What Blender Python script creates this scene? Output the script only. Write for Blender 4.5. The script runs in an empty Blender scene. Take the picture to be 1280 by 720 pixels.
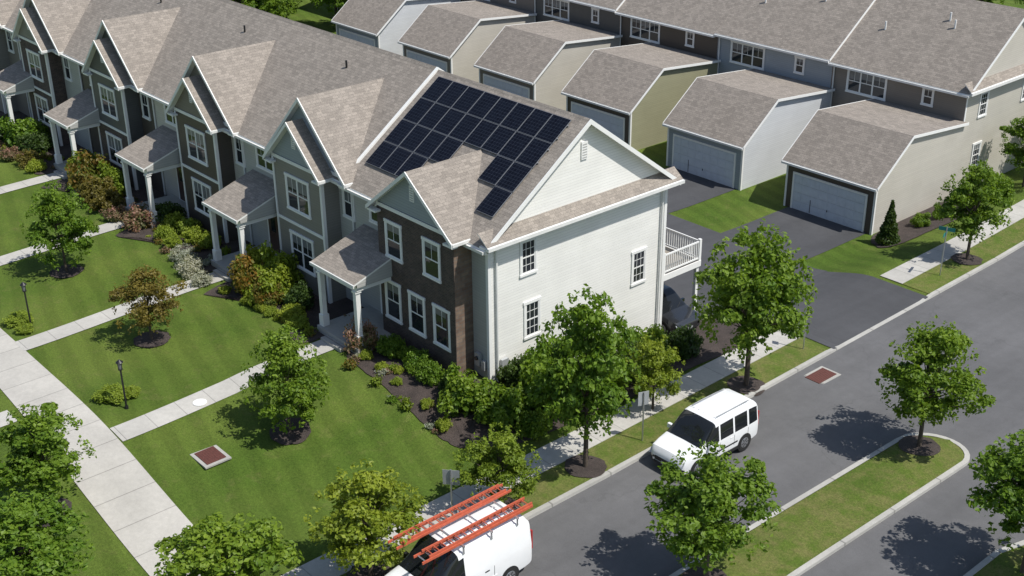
import bpy, bmesh, math, random
import numpy as np
from mathutils import Vector, Matrix
random.seed(7)
sc=bpy.context.scene
V=Vector
# ------------------------------------------------------------------ materials
def newmat(name):
    m=bpy.data.materials.new(name);m.use_nodes=True
    nt=m.node_tree;b=nt.nodes['Principled BSDF']
    return m,nt,b
def N(nt,t,**k):
    n=nt.nodes.new(t)
    for a,v in k.items(): setattr(n,a,v)
    return n
def L(nt,a,b): nt.links.new(a,b)
def setin(n,**k):
    for a,v in k.items(): n.inputs[a.replace('_',' ')].default_value=v
def ramp(nt,fac,stops):
    r=N(nt,'ShaderNodeValToRGB');cr=r.color_ramp
    while len(cr.elements)<len(stops): cr.elements.new(.5)
    for e,(p,c) in zip(cr.elements,stops):
        e.position=p;e.color=(c[0],c[1],c[2],1) if not isinstance(c,(int,float)) else (c,c,c,1)
    L(nt,fac,r.inputs['Fac']);return r.outputs['Color']
def noise(nt,vec,scale,detail=4,rough=.55):
    n=N(nt,'ShaderNodeTexNoise');n.inputs['Scale'].default_value=scale;n.inputs['Detail'].default_value=detail
    n.inputs['Roughness'].default_value=rough
    L(nt,vec,n.inputs['Vector']);return n.outputs['Fac']
def math_(nt,op,a,b=None):
    n=N(nt,'ShaderNodeMath',operation=op)
    for i,x in enumerate([a,b]):
        if x is None: continue
        if isinstance(x,(int,float)): n.inputs[i].default_value=x
        else: L(nt,x,n.inputs[i])
    return n.outputs[0]
def mix(nt,fac,a,b,mode='MIX'):
    n=N(nt,'ShaderNodeMixRGB',blend_type=mode)
    for i,x in zip(['Fac','Color1','Color2'],[fac,a,b]):
        if isinstance(x,(int,float)): n.inputs[i].default_value=x
        elif isinstance(x,tuple): n.inputs[i].default_value=(x[0],x[1],x[2],1)
        else: L(nt,x,n.inputs[i])
    return n.outputs[0]
def bump(nt,b,h,strength=.3,dist=.02):
    n=N(nt,'ShaderNodeBump');n.inputs['Strength'].default_value=strength;n.inputs['Distance'].default_value=dist
    L(nt,h,n.inputs['Height']);L(nt,n.outputs[0],b.inputs['Normal'])
def pos(nt): return N(nt,'ShaderNodeNewGeometry').outputs['Position']
def uv(nt): return N(nt,'ShaderNodeUVMap',uv_map='UVMap').outputs[0]
def plain(name,c,rough=.6,metal=0,var=.12,vs=3.0,coat=0):
    m,nt,b=newmat(name)
    f=noise(nt,pos(nt),vs,5)
    col=mix(nt,1,c,ramp(nt,f,[(.3,1-var),(.7,1+0*var)]),'MULTIPLY')
    L(nt,col,b.inputs['Base Color']);b.inputs['Roughness'].default_value=rough;b.inputs['Metallic'].default_value=metal
    if coat: b.inputs['Coat Weight'].default_value=coat;b.inputs['Coat Roughness'].default_value=.05
    return m
def siding(name,c,pitch=.125,var=.08):
    m,nt,b=newmat(name);u=uv(nt)
    sx=N(nt,'ShaderNodeSeparateXYZ');L(nt,u,sx.inputs[0])
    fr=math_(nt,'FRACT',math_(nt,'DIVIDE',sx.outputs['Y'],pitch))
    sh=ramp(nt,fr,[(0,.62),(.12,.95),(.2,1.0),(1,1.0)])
    n1=noise(nt,pos(nt),.7,4)
    bd=N(nt,'ShaderNodeTexWhiteNoise',noise_dimensions='2D')
    cm=N(nt,'ShaderNodeCombineXYZ');L(nt,math_(nt,'FLOOR',math_(nt,'DIVIDE',sx.outputs['Y'],pitch)),cm.inputs[1])
    L(nt,math_(nt,'FLOOR',math_(nt,'DIVIDE',sx.outputs['X'],3.1)),cm.inputs[0]);L(nt,cm.outputs[0],bd.inputs['Vector'])
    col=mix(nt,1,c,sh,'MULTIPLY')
    col=mix(nt,1,col,ramp(nt,n1,[(.3,1-var),(.7,1.0)]),'MULTIPLY')
    col=mix(nt,1,col,ramp(nt,bd.outputs['Value'],[(0,.95),(1,1.0)]),'MULTIPLY')
    L(nt,col,b.inputs['Base Color']);b.inputs['Roughness'].default_value=.5
    bump(nt,b,fr,.4,.010);return m
def shingles():
    m,nt,b=newmat('asphalt_shingles');u=uv(nt);p=pos(nt)
    br=N(nt,'ShaderNodeTexBrick');br.offset=.37;br.squash=1
    setin(br,Scale=1.0,Mortar_Size=.006,Bias=0.0,Brick_Width=.29,Row_Height=.145)
    br.inputs['Color1'].default_value=(.80,.80,.80,1);br.inputs['Color2'].default_value=(1.10,1.10,1.10,1);br.inputs['Mortar'].default_value=(.58,.58,.58,1)
    L(nt,u,br.inputs['Vector'])
    big=noise(nt,p,.35,4);fine=noise(nt,p,26,3,.75);mid=noise(nt,p,4,4,.7)
    col=mix(nt,big,(.272,.238,.204),(.292,.258,.224))
    col=mix(nt,1,col,br.outputs['Color'],'MULTIPLY')
    col=mix(nt,1,col,ramp(nt,fine,[(.3,.64),(.7,1.30)]),'MULTIPLY')
    col=mix(nt,1,col,ramp(nt,mid,[(.3,.93),(.7,1.06)]),'MULTIPLY')
    mp=N(nt,'ShaderNodeMapping');mp.inputs['Scale'].default_value=(1.6,.12,1);L(nt,u,mp.inputs[0])
    col=mix(nt,1,col,ramp(nt,noise(nt,mp.outputs[0],1.0,4),[(.3,.93),(.7,1.05)]),'MULTIPLY')
    L(nt,col,b.inputs['Base Color']);b.inputs['Roughness'].default_value=.92
    bump(nt,b,mix(nt,.5,br.outputs['Fac'],fine),.4,.01);return m
def brick(name,c1,c2,mortar,bw=.22,rh=.075,ms=.008):
    m,nt,b=newmat(name);u=uv(nt)
    br=N(nt,'ShaderNodeTexBrick');setin(br,Scale=1.0,Mortar_Size=ms,Brick_Width=bw,Row_Height=rh)
    br.inputs['Color1'].default_value=(*c1,1);br.inputs['Color2'].default_value=(*c2,1);br.inputs['Mortar'].default_value=(*mortar,1)
    L(nt,u,br.inputs['Vector'])
    n=noise(nt,pos(nt),2.5,5,.7)
    col=mix(nt,1,br.outputs['Color'],ramp(nt,n,[(.25,.6),(.75,1.25)]),'MULTIPLY')
    L(nt,col,b.inputs['Base Color']);b.inputs['Roughness'].default_value=.85
    bump(nt,b,br.outputs['Fac'],-.5,.01);return m
def grass(name,dry=0.0,stripes=True):
    m,nt,b=newmat(name);p=pos(nt)
    n1=noise(nt,p,.22,5,.6);n2=noise(nt,p,1.7,6,.7);n3=noise(nt,p,12,4,.8);n4=noise(nt,p,55,2,.8)
    a=(.076,.130,.018);bb=(.122,.170,.030);d=(.20,.185,.07)
    col=mix(nt,ramp(nt,n1,[(.35,0),(.65,1)]),a,bb)
    col=mix(nt,ramp(nt,n2,[(.54-.16*dry,0),(.74-.1*dry,.4+.4*dry)]),col,d)
    col=mix(nt,1,col,ramp(nt,n3,[(.3,.64),(.7,1.28)]),'MULTIPLY')
    col=mix(nt,1,col,ramp(nt,n4,[(.3,.58),(.7,1.38)]),'MULTIPLY')
    if stripes:
        sx=N(nt,'ShaderNodeSeparateXYZ');L(nt,p,sx.inputs[0])
        w=math_(nt,'SINE',math_(nt,'ADD',math_(nt,'MULTIPLY',math_(nt,'ADD',sx.outputs['Y'],math_(nt,'MULTIPLY',sx.outputs['X'],.25)),5.2),math_(nt,'MULTIPLY',n1,5)))
        col=mix(nt,1,col,ramp(nt,math_(nt,'ADD',math_(nt,'MULTIPLY',w,.5),.5),[(.3,.90),(.7,1.05)]),'MULTIPLY')
    L(nt,col,b.inputs['Base Color']);b.inputs['Roughness'].default_value=.9
    b.inputs['Specular IOR Level'].default_value=.15
    bump(nt,b,n4,.8,.05);return m
def asphalt(name,c,warm=0):
    m,nt,b=newmat(name);p=pos(nt)
    n1=noise(nt,p,.18,5,.6);n2=noise(nt,p,2.2,5,.7);n3=noise(nt,p,60,2,.8)
    mp=N(nt,'ShaderNodeMapping');mp.inputs['Scale'].default_value=(1.1,.05,1);L(nt,p,mp.inputs[0])
    n5=noise(nt,mp.outputs[0],1.0,4)
    col=mix(nt,1,c,ramp(nt,n1,[(.3,.84),(.7,1.12)]),'MULTIPLY')
    col=mix(nt,1,col,ramp(nt,n2,[(.3,.92),(.75,1.08)]),'MULTIPLY')
    col=mix(nt,1,col,ramp(nt,n5,[(.3,.88),(.7,1.08)]),'MULTIPLY')
    col=mix(nt,1,col,ramp(nt,n3,[(.3,.78),(.7,1.22)]),'MULTIPLY')
    vo=N(nt,'ShaderNodeTexVoronoi',feature='DISTANCE_TO_EDGE');vo.inputs['Scale'].default_value=.10
    nz=N(nt,'ShaderNodeTexNoise');nz.inputs['Scale'].default_value=.9;nz.inputs['Detail'].default_value=5;L(nt,p,nz.inputs['Vector'])
    ad=N(nt,'ShaderNodeVectorMath',operation='ADD');L(nt,p,ad.inputs[0])
    sc_=N(nt,'ShaderNodeVectorMath',operation='SCALE');L(nt,nz.outputs['Color'],sc_.inputs[0]);sc_.inputs['Scale'].default_value=1.6
    L(nt,sc_.outputs[0],ad.inputs[1]);L(nt,ad.outputs[0],vo.inputs['Vector'])
    col=mix(nt,1,col,ramp(nt,vo.outputs['Distance'],[(0,.86),(.003,1.0)]),'MULTIPLY')
    L(nt,col,b.inputs['Base Color']);b.inputs['Roughness'].default_value=.85
    bump(nt,b,n3,.4,.01);return m
def concrete(name,c,jx=0,jy=1.5):
    m,nt,b=newmat(name);p=pos(nt)
    n1=noise(nt,p,.5,5,.6);n2=noise(nt,p,5,5,.7);n3=noise(nt,p,50,2)
    col=mix(nt,1,c,ramp(nt,n1,[(.3,.84),(.7,1.06)]),'MULTIPLY')
    col=mix(nt,1,col,ramp(nt,n2,[(.3,.9),(.7,1.05)]),'MULTIPLY')
    col=mix(nt,1,col,ramp(nt,n3,[(.3,.9),(.7,1.07)]),'MULTIPLY')
    sx=N(nt,'ShaderNodeSeparateXYZ');L(nt,p,sx.inputs[0])
    for ax,j in (('X',jx),('Y',jy)):
        if j:
            fr=math_(nt,'FRACT',math_(nt,'DIVIDE',sx.outputs[ax],j))
            col=mix(nt,1,col,ramp(nt,fr,[(0,.55),(.018,.6),(.03,1),(1,1)]),'MULTIPLY')
            wn=N(nt,'ShaderNodeTexWhiteNoise',noise_dimensions='1D');L(nt,math_(nt,'FLOOR',math_(nt,'DIVIDE',sx.outputs[ax],j)),wn.inputs['W'])
            col=mix(nt,1,col,ramp(nt,wn.outputs['Value'],[(0,.93),(1,1.03)]),'MULTIPLY')
    L(nt,col,b.inputs['Base Color']);b.inputs['Roughness'].default_value=.85
    bump(nt,b,n3,.2,.01);return m
def mulchm():
    m,nt,b=newmat('mulch');p=pos(nt)
    n=noise(nt,p,26,4,.8);n1=noise(nt,p,2,3)
    col=mix(nt,1,(.042,.032,.028),ramp(nt,n,[(.3,.4),(.7,2.2)]),'MULTIPLY')
    col=mix(nt,1,col,ramp(nt,n1,[(.3,.8),(.7,1.3)]),'MULTIPLY')
    L(nt,col,b.inputs['Base Color']);b.inputs['Roughness'].default_value=.95;bump(nt,b,n,1,.05);return m
def leafm(name,c1,c2,trans=.38):
    m,nt,b=newmat(name)
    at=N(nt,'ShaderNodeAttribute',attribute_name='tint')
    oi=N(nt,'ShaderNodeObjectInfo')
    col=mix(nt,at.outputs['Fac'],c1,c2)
    col=mix(nt,1,col,ramp(nt,oi.outputs['Random'],[(0,(.86,.92,.9)),(1,(1.12,1.06,1.0))]),'MULTIPLY')
    L(nt,col,b.inputs['Base Color']);b.inputs['Roughness'].default_value=.5;b.inputs['Specular IOR Level'].default_value=.3
    tr=N(nt,'ShaderNodeBsdfTranslucent');L(nt,mix(nt,1,col,(1.5,1.5,.6),'MULTIPLY'),tr.inputs['Color'])
    ms=N(nt,'ShaderNodeMixShader');ms.inputs[0].default_value=trans
    L(nt,b.outputs[0],ms.inputs[1]);L(nt,tr.outputs[0],ms.inputs[2])
    L(nt,ms.outputs[0],nt.nodes['Material Output'].inputs['Surface']);return m
def solarm():
    m,nt,b=newmat('solar_cells');u=uv(nt)
    br=N(nt,'ShaderNodeTexBrick');br.offset=0;setin(br,Scale=1.0,Mortar_Size=.005,Brick_Width=.166,Row_Height=.158)
    br.inputs['Color1'].default_value=(.005,.006,.011,1);br.inputs['Color2'].default_value=(.007,.009,.016,1);br.inputs['Mortar'].default_value=(.035,.042,.06,1)
    L(nt,u,br.inputs['Vector']);L(nt,br.outputs['Color'],b.inputs['Base Color']);b.inputs['Roughness'].default_value=.25
    b.inputs['Specular IOR Level'].default_value=.10
    return m
M={}
M['shingle']=shingles()
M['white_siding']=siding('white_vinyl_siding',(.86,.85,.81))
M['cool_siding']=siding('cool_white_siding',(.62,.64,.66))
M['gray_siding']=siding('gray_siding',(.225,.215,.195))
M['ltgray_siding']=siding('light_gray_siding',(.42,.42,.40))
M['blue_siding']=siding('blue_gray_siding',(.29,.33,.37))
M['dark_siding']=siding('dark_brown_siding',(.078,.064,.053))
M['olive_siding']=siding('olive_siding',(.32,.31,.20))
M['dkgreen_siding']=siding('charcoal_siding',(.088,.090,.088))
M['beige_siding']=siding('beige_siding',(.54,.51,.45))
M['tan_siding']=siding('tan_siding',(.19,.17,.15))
M['brick']=brick('dark_brick',(.052,.036,.031),(.095,.062,.050),(.11,.10,.09))
M['stone']=brick('stone_veneer',(.15,.095,.07),(.23,.165,.12),(.15,.13,.11),.38,.16,.015)
M['trim']=plain('white_trim',(.78,.78,.76),.45,var=.06)
M['glass'],nt,b=newmat('window_glass');b.inputs['Base Color'].default_value=(.02,.024,.03,1);b.inputs['Roughness'].default_value=.06;b.inputs['Specular IOR Level'].default_value=.6
M['blind']=plain('window_blind',(.17,.18,.19),.25,var=.25,vs=2)
M['gdoor']=plain('garage_door_paint',(.56,.61,.67),.5)
M['door']=plain('front_door_paint',(.06,.03,.025),.4)
M['gutter']=plain('gutter',(.72,.72,.70),.4)
M['dark']=plain('dark_metal',(.02,.02,.022),.45,.3)
M['black']=plain('black_plastic',(.015,.015,.016),.55)
M['rubber']=plain('tyre_rubber',(.018,.018,.018),.9)
M['rim']=plain('alloy_rim',(.42,.43,.45),.3,.8)
M['vanpaint']=plain('white_van_paint',(.80,.81,.82),.25,var=.05,coat=.8)
M['darkpaint']=plain('dark_car_paint',(.022,.024,.028),.25,var=.05,coat=.8)
M['carglass'],nt,b=newmat('car_glass');b.inputs['Base Color'].default_value=(.012,.014,.016,1);b.inputs['Roughness'].default_value=.05;b.inputs['Specular IOR Level'].default_value=.5
M['red']=plain('tail_lamp',(.4,.02,.02),.2)
M['lamp']=plain('head_lamp',(.45,.47,.5),.1,.2)
M['ladder']=plain('ladder_orange_fibreglass',(.56,.12,.06),.6,var=.3,vs=8)
M['alu']=plain('aluminium',(.55,.56,.57),.35,.8)
M['rust']=plain('rusty_grate',(.13,.045,.035),.8,var=.4,vs=20)
M['teal']=plain('sign_teal',(.02,.22,.20),.5)
M['signback']=plain('sign_back',(.5,.52,.53),.4,.4)
M['solar']=solarm()
M['frame']=plain('panel_frame',(.28,.29,.31),.4,.4)
M['wood']=plain('deck_boards',(.30,.27,.23),.8,var=.3,vs=6)
M['bark']=plain('bark',(.11,.085,.065),.9,var=.5,vs=12)
M['grass']=grass('lawn_grass');M['verge']=grass('verge_grass',.9,False)
M['road']=asphalt('road_asphalt',(.112,.111,.114));M['drive']=asphalt('driveway_asphalt',(.062,.063,.068))
M['walk']=concrete('concrete_walk',(.47,.45,.41),1.6,0);M['walky']=concrete('concrete_path',(.46,.445,.41),0,1.3)
M['kerb']=concrete('kerb_concrete',(.42,.41,.38),0,3.0)
M['mulch']=mulchm()
M['leafA']=leafm('leaves_green',(.072,.145,.012),(.195,.285,.030))
M['leafB']=leafm('leaves_yellowgreen',(.12,.18,.015),(.26,.32,.035))
M['leafC']=leafm('leaves_dark',(.03,.06,.014),(.075,.125,.024))
M['leafO']=leafm('leaves_redtinged',(.085,.14,.02),(.27,.13,.03))
M['leafM']=leafm('leaves_bronze',(.10,.085,.02),(.20,.17,.035))
M['leafW']=leafm('leaves_silver',(.25,.27,.22),(.5,.5,.45))
M['leafP']=leafm('leaves_pink',(.07,.12,.03),(.42,.20,.19))
M['leafY']=leafm('leaves_gold',(.16,.22,.02),(.32,.38,.05))
# ------------------------------------------------------------------ mesh builder
class MB:
    def __init__(s): s.v=[];s.f=[];s.m=[]
    def poly(s,pts,mat):
        i=len(s.v);s.v+= [V(p) for p in pts];s.f.append(list(range(i,i+len(pts))));s.m.append(mat)
    def prism(s,p1,p2,a,b,mat):
        p1,p2,a,b=V(p1),V(p2),V(a),V(b)
        q=[p1,p1+a,p1+a+b,p1+b,p2,p2+a,p2+a+b,p2+b]
        if (p2-p1).dot(a.cross(b))<0: q=[q[i] for i in (4,5,6,7,0,1,2,3)]
        i=len(s.v);s.v+=q
        for f in ((3,2,1,0),(4,5,6,7),(0,1,5,4),(1,2,6,5),(2,3,7,6),(3,0,4,7)):
            s.f.append([i+k for k in f]);s.m.append(mat)
    def box(s,x0,x1,y0,y1,z0,z1,mat): s.prism((x0,y0,z0),(x1,y0,z0),(0,y1-y0,0),(0,0,z1-z0),mat)
    def slab(s,pts,t,mat,edge=None):
        t=V(t);s.poly(pts,mat);bot=[V(p)-t for p in pts];s.poly(bot[::-1],edge or mat)
        n=len(pts)
        for i in range(n):
            j=(i+1)%n;s.poly([pts[j],pts[i],bot[i],bot[j]],edge or mat)
    def cyl(s,p1,p2,r1,r2,mat,n=12,cap=True):
        p1,p2=V(p1),V(p2);d=(p2-p1).normalized();a=d.orthogonal().normalized();b=d.cross(a)
        i=len(s.v)
        for p,r in ((p1,r1),(p2,r2)):
            for k in range(n):
                t=2*math.pi*k/n;s.v.append(p+a*math.cos(t)*r+b*math.sin(t)*r)
        for k in range(n):
            j=(k+1)%n;s.f.append([i+k,i+j,i+n+j,i+n+k]);s.m.append(mat)
        if cap:
            s.f.append([i+k for k in range(n)][::-1]);s.m.append(mat)
            s.f.append([i+n+k for k in range(n)]);s.m.append(mat)
    def build(s,name,parent=None,loc=None,smooth=None,recalc=False,rot=None):
        if loc is None: loc=V((0,0,0)) if parent is None else V(parent.location)
        loc=V(loc)
        me=bpy.data.meshes.new(name)
        me.from_pydata([tuple(p-loc) for p in s.v],[],s.f)
        mats=[];idx=[]
        for k in s.m:
            if k not in mats: mats.append(k)
            idx.append(mats.index(k))
        for k in mats: me.materials.append(M[k])
        me.polygons.foreach_set('material_index',idx)
        if recalc or smooth is not None:
            bm=bmesh.new();bm.from_mesh(me)
            bmesh.ops.remove_doubles(bm,verts=bm.verts,dist=1e-4)
            bmesh.ops.recalc_face_normals(bm,faces=bm.faces)
            if smooth is not None:
                for f in bm.faces: f.smooth=True
                for e in bm.edges:
                    if len(e.link_faces)==2 and e.calc_face_angle(0)>smooth: e.smooth=False
            bm.to_mesh(me);bm.free()
        uvl=me.uv_layers.new(name='UVMap')
        for p in me.polygons:
            n=p.normal
            if abs(n.z)>.999: u,w=V((1,0,0)),V((0,1,0))
            else:
                u=V((0,0,1)).cross(n).normalized();w=n.cross(u)
            for li in p.loop_indices:
                c=me.vertices[me.loops[li].vertex_index].co+loc
                uvl.data[li].uv=(c.dot(u),c.dot(w))
        o=bpy.data.objects.new(name,me);sc.collection.objects.link(o)
        if parent is None: o.location=loc
        else: o.parent=parent;o.location=(0,0,0)
        return o
def empty(name,loc,rot=0):
    e=bpy.data.objects.new(name,None);e.location=loc;e.rotation_euler=(0,0,rot);e.empty_display_size=.5
    sc.collection.objects.link(e);return e
# ------------------------------------------------------------------ terrain
def cl(x,a=0.,b=1.): return max(a,min(b,x))
def sm(x): x=cl(x);return x*x*(3-2*x)
def xc(y): return 6.9-1.3*cl(y/32,0,1.8)
def st(y): return -1.5-.7*cl(y/30)
def plat(y):
    if y<14.7 or y>23.3: return .12
    return .12*max(1-(y-14.7)/.8 if y<19 else 1-(23.3-y)/.8,0)
def inner(y):
    if y<0: return -.3+.01*y
    if y<10: return -.3-1.7*sm(y/10)
    return -2.0-.8*sm((y-10)/16)
def g(x,y):
    if x-xc(y)>-.05: return st(y)
    xs=-1-8*cl((-y-2)/6);xe=xc(y)-3.1
    t=sm((x-xs)/(xe-xs));return inner(y)*(1-t)+(st(y)+plat(y))*t
def grid(name,us,vs,fn,mat,top=True):
    mb=MB();nu,nv=len(us),len(vs)
    for v in vs:
        for u in us: mb.v.append(V(fn(u,v)))
    for j in range(nv-1):
        for i in range(nu-1):
            a=j*nu+i;mb.f.append([a,a+1,a+nu+1,a+nu]);mb.m.append(mat)
    return mb.build(name)
def frange(a,b,s):
    n=max(1,int(math.ceil((b-a)/s)));return [a+(b-a)*i/n for i in range(n+1)]
cs=[-900,-400,-200]+frange(-110,-30,2)+frange(-29.5,-.12,.4)+[-.02]+frange(.5,40,3)+[80,200,500,1000]
ys=[-600,-200,-100]+frange(-60,-22,2)+frange(-21.5,45,.5)+frange(47,110,3)+[200,400,1200]
grid('ground',cs,ys,lambda c,y:(xc(y)+c,y,g(xc(y)+c,y)),'grass')
def drape(name,x0,x1,y0,y1,off,mat,step=.4,f=None):
    return grid(name,frange(x0,x1,step),frange(y0,y1,step),lambda x,y:(x,y,g(x,y)+off),mat)
grid('road',[0,.3,1,2]+frange(3,40,3)+[60],frange(-60,110,1.0),lambda c,y:(xc(y)+c-.04,y,st(y)+.012),'road')
drape('alley',-78,-.02,10.3,23.2,.02,'drive',.8)
grid('alley_entrance',frange(0,1,.06),frange(14.9,23.1,.3),lambda t,y:((xc(y)-.02)*t,y,g((xc(y)-.08)*t,y)+.024),'drive')
Wd=9.43
for k in range(7):
    gx=-1.55-k*Wd
    drape('driveway',gx-5.75,gx-.3,23.2,29.4,.022,'drive',.8)
def swalk(name,ya,yb):
    mb=MB();yy=frange(ya,yb,.5)
    for a,b in zip(yy[:-1],yy[1:]):
        A=[(xc(a)-3.0,a,st(a)+plat(a)+.03),(xc(a)-1.7,a,st(a)+plat(a)+.03),(xc(b)-1.7,b,st(b)+plat(b)+.03),(xc(b)-3.0,b,st(b)+plat(b)+.03)]
        mb.poly(A,'walky')
        for i,j in ((0,3),(1,2)):
            p,q=A[i],A[j];mb.poly([p,q,(q[0],q[1],q[2]-.2),(p[0],p[1],p[2]-.2)],'walky')
    return mb.build(name)
swalk('sidewalk',-50,14.6);swalk('sidewalk',23.4,95)
for a,b in ((-50,14.6),(23.4,95)):
    grid('grass_verge',[-1.69,-1.2,-.7,-.15],frange(a,b,.5),lambda c,y:(xc(y)+c,y,st(y)+plat(y)+.018),'verge')
mb=MB();yy=frange(-50,100,.5)
for a,b in zip(yy[:-1],yy[1:]):
    za,zb=st(a)+max(plat(a),.012)+.02,st(b)+max(plat(b),.012)+.02
    x0a,x1a,x0b,x1b=xc(a)-.17,xc(a)+.03,xc(b)-.17,xc(b)+.03
    mb.poly([(x0a,a,za),(x1a,a,za),(x1b,b,zb),(x0b,b,zb)],'kerb')
    mb.poly([(x1a,a,za),(x1a+.02,a,st(a)-.05),(x1b+.02,b,st(b)-.05),(x1b,b,zb)],'kerb')
    mb.poly([(x0a,a,za),(x0b,b,zb),(x0b,b,zb-.2),(x0a,a,za-.2)],'kerb')
mb.build('kerb')
def island():
    xl,xr=12.47,15.25;r=(xr-xl)/2;cx=(xl+xr)/2;cy=10.9
    out=[(xl,-40)]+[(xl,y) for y in frange(-39,cy-.6,1)]
    out+=[(cx-r*math.cos(t)+.12*math.sin(t),cy-.3+r*1.0*math.sin(t)) for t in [math.pi*i/14 for i in range(1,14)]]
    out+=[(xr,y) for y in frange(-40,cy-.6,1)[::-1]]
    def inset(p,d):
        x,y=p
        if y>cy-.6:
            v=V((x-cx,y-(cy-.3)));v=v*(1-d/max(v.length,.1));return (cx+v.x,cy-.3+v.y)
        return (x+d if x<cx else x-d,y)
    inn=[inset(p,.2) for p in out];n=len(out)
    mb=MB()
    for i in range(n-1):
        a,b,c,d=out[i],out[i+1],inn[i+1],inn[i]
        z=lambda p:st(p[1])+.14
        mb.poly([(a[0],a[1],z(a)),(b[0],b[1],z(b)),(c[0],c[1],z(c)),(d[0],d[1],z(d))],'kerb')
        mb.poly([(a[0],a[1],z(a)),(b[0],b[1],z(b)),(b[0],b[1],z(b)-.25),(a[0],a[1],z(a)-.25)],'kerb')
    mb.build('island_kerb',recalc=True)
    mb=MB();h=n//2
    for i in range(h):
        a,b,c,d=inn[i],inn[i+1],inn[n-2-i],inn[n-1-i]
        m1=((a[0]+d[0])/2,(a[1]+d[1])/2);m2=((b[0]+c[0])/2,(b[1]+c[1])/2)
        P=lambda p,h=.0:(p[0],p[1],st(p[1])+.12+h)
        mb.poly([P(a),P(m1,.08),P(m2,.08),P(b)],'verge');mb.poly([P(m1,.08),P(d),P(c),P(m2,.08)],'verge')
    mb.build('grass_island',recalc=True)
island()
mb=MB();pts=[(18.9,-40),(18.9,6.5),(19.3,7.9),(20.3,8.9),(22,9.4),(60,9.6)]
for p,q in zip(pts[:-1],pts[1:]):
    a=V((p[0],p[1],-1.7));b_=V((q[0],q[1],-1.7));d=(b_-a).normalized();nrm=V((d.y,-d.x,0))
    mb.prism(a,b_,nrm*.2,(0,0,.3),'kerb')
mb.build('kerb')
mb=MB();mb.poly([(19.1,-40,-1.42),(60,-40,-1.42),(60,9.4,-1.42),(22,9.2,-1.42),(20.4,8.7,-1.42),(19.5,7.8,-1.42),(19.1,6.5,-1.42)],'verge');mb.build('grass_verge')
# main walk & paths
grid('main_walkway',frange(-75,3.95,.5),[0,.33,.66,1],lambda x,y:(x,-13.1-.3*sm((x+12)/14)-(1.85+.5*sm((x+20)/16))*y,g(x,-13.1-1.85*y)+.03),'walk')
for k in range(7):
    x0=-6.62-k*Wd
    grid('garden_path',[-.56,0,.56],frange(-13.15,-2.7,.4),lambda c,y,x0=x0:(x0+c-.45*sm((y+13)/9),y,g(x0+c,y)+.036+.001*k),'walky')
grid('garden_path',[-.55,.55],frange(-40,-15.6,.5),lambda c,y:(-10.6+c,y,g(-10.6,y)+.034),'walky')
def blob(name,pts,off,mat,rings=9,sub=5,jit=.05,zf=None):
    n=len(pts);P=[];zf=zf or g
    for i in range(n):
        p0,p1,p2,p3=[V((*pts[(i+j-1)%n],0)) for j in range(4)]
        for s in range(sub):
            t=s/sub
            q=.5*((2*p1)+(-p0+p2)*t+(2*p0-5*p1+4*p2-p3)*t*t+(-p0+3*p1-3*p2+p3)*t**3)
            P.append(q+V((random.uniform(-jit,jit),random.uniform(-jit,jit),0)))
    c=sum(P,V((0,0,0)))/len(P);mb=MB();m=len(P)
    for r in range(rings+1):
        for p in P:
            q=c+(p-c)*(r/rings if r else .001);mb.v.append(V((q.x,q.y,zf(q.x,q.y)+off)))
    for r in range(rings):
        for i in range(m):
            j=(i+1)%m;mb.f.append([r*m+i,(r+1)*m+i,(r+1)*m+j,r*m+j]);mb.m.append(mat)
    return mb.build(name)
blob('mulch_bed',[(-6.0,.1),(-6.0,-2.8),(-4.6,-3.3),(-2.4,-3.5),(0,-3.6),(1.3,-3.5),(2.2,-3.0),(2.2,.1)],.04,'mulch')
blob('mulch_bed',[(0,-.6),(2.4,-3.0),(3.2,-1.5),(3.5,3),(3.4,8),(3.2,12.5),(0,13)],.048,'mulch')
blob('mulch_bed',[(-1.5,30),(-.3,28),(.6,28.3),(.9,31),(.9,37),(-1.5,37)],.05,'mulch')
for k in range(1,6):
    o=-k*Wd
    blob('mulch_bed',[(o+1.7,.1),(o+1.7,-3.2),(o+1.2,-4.1),(o-.6,-3.5),(o-3.2,-3.5),(o-4.6,-3.9),(o-5.9,-4.5),(o-6.0,.1)],.04,'mulch')
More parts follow.
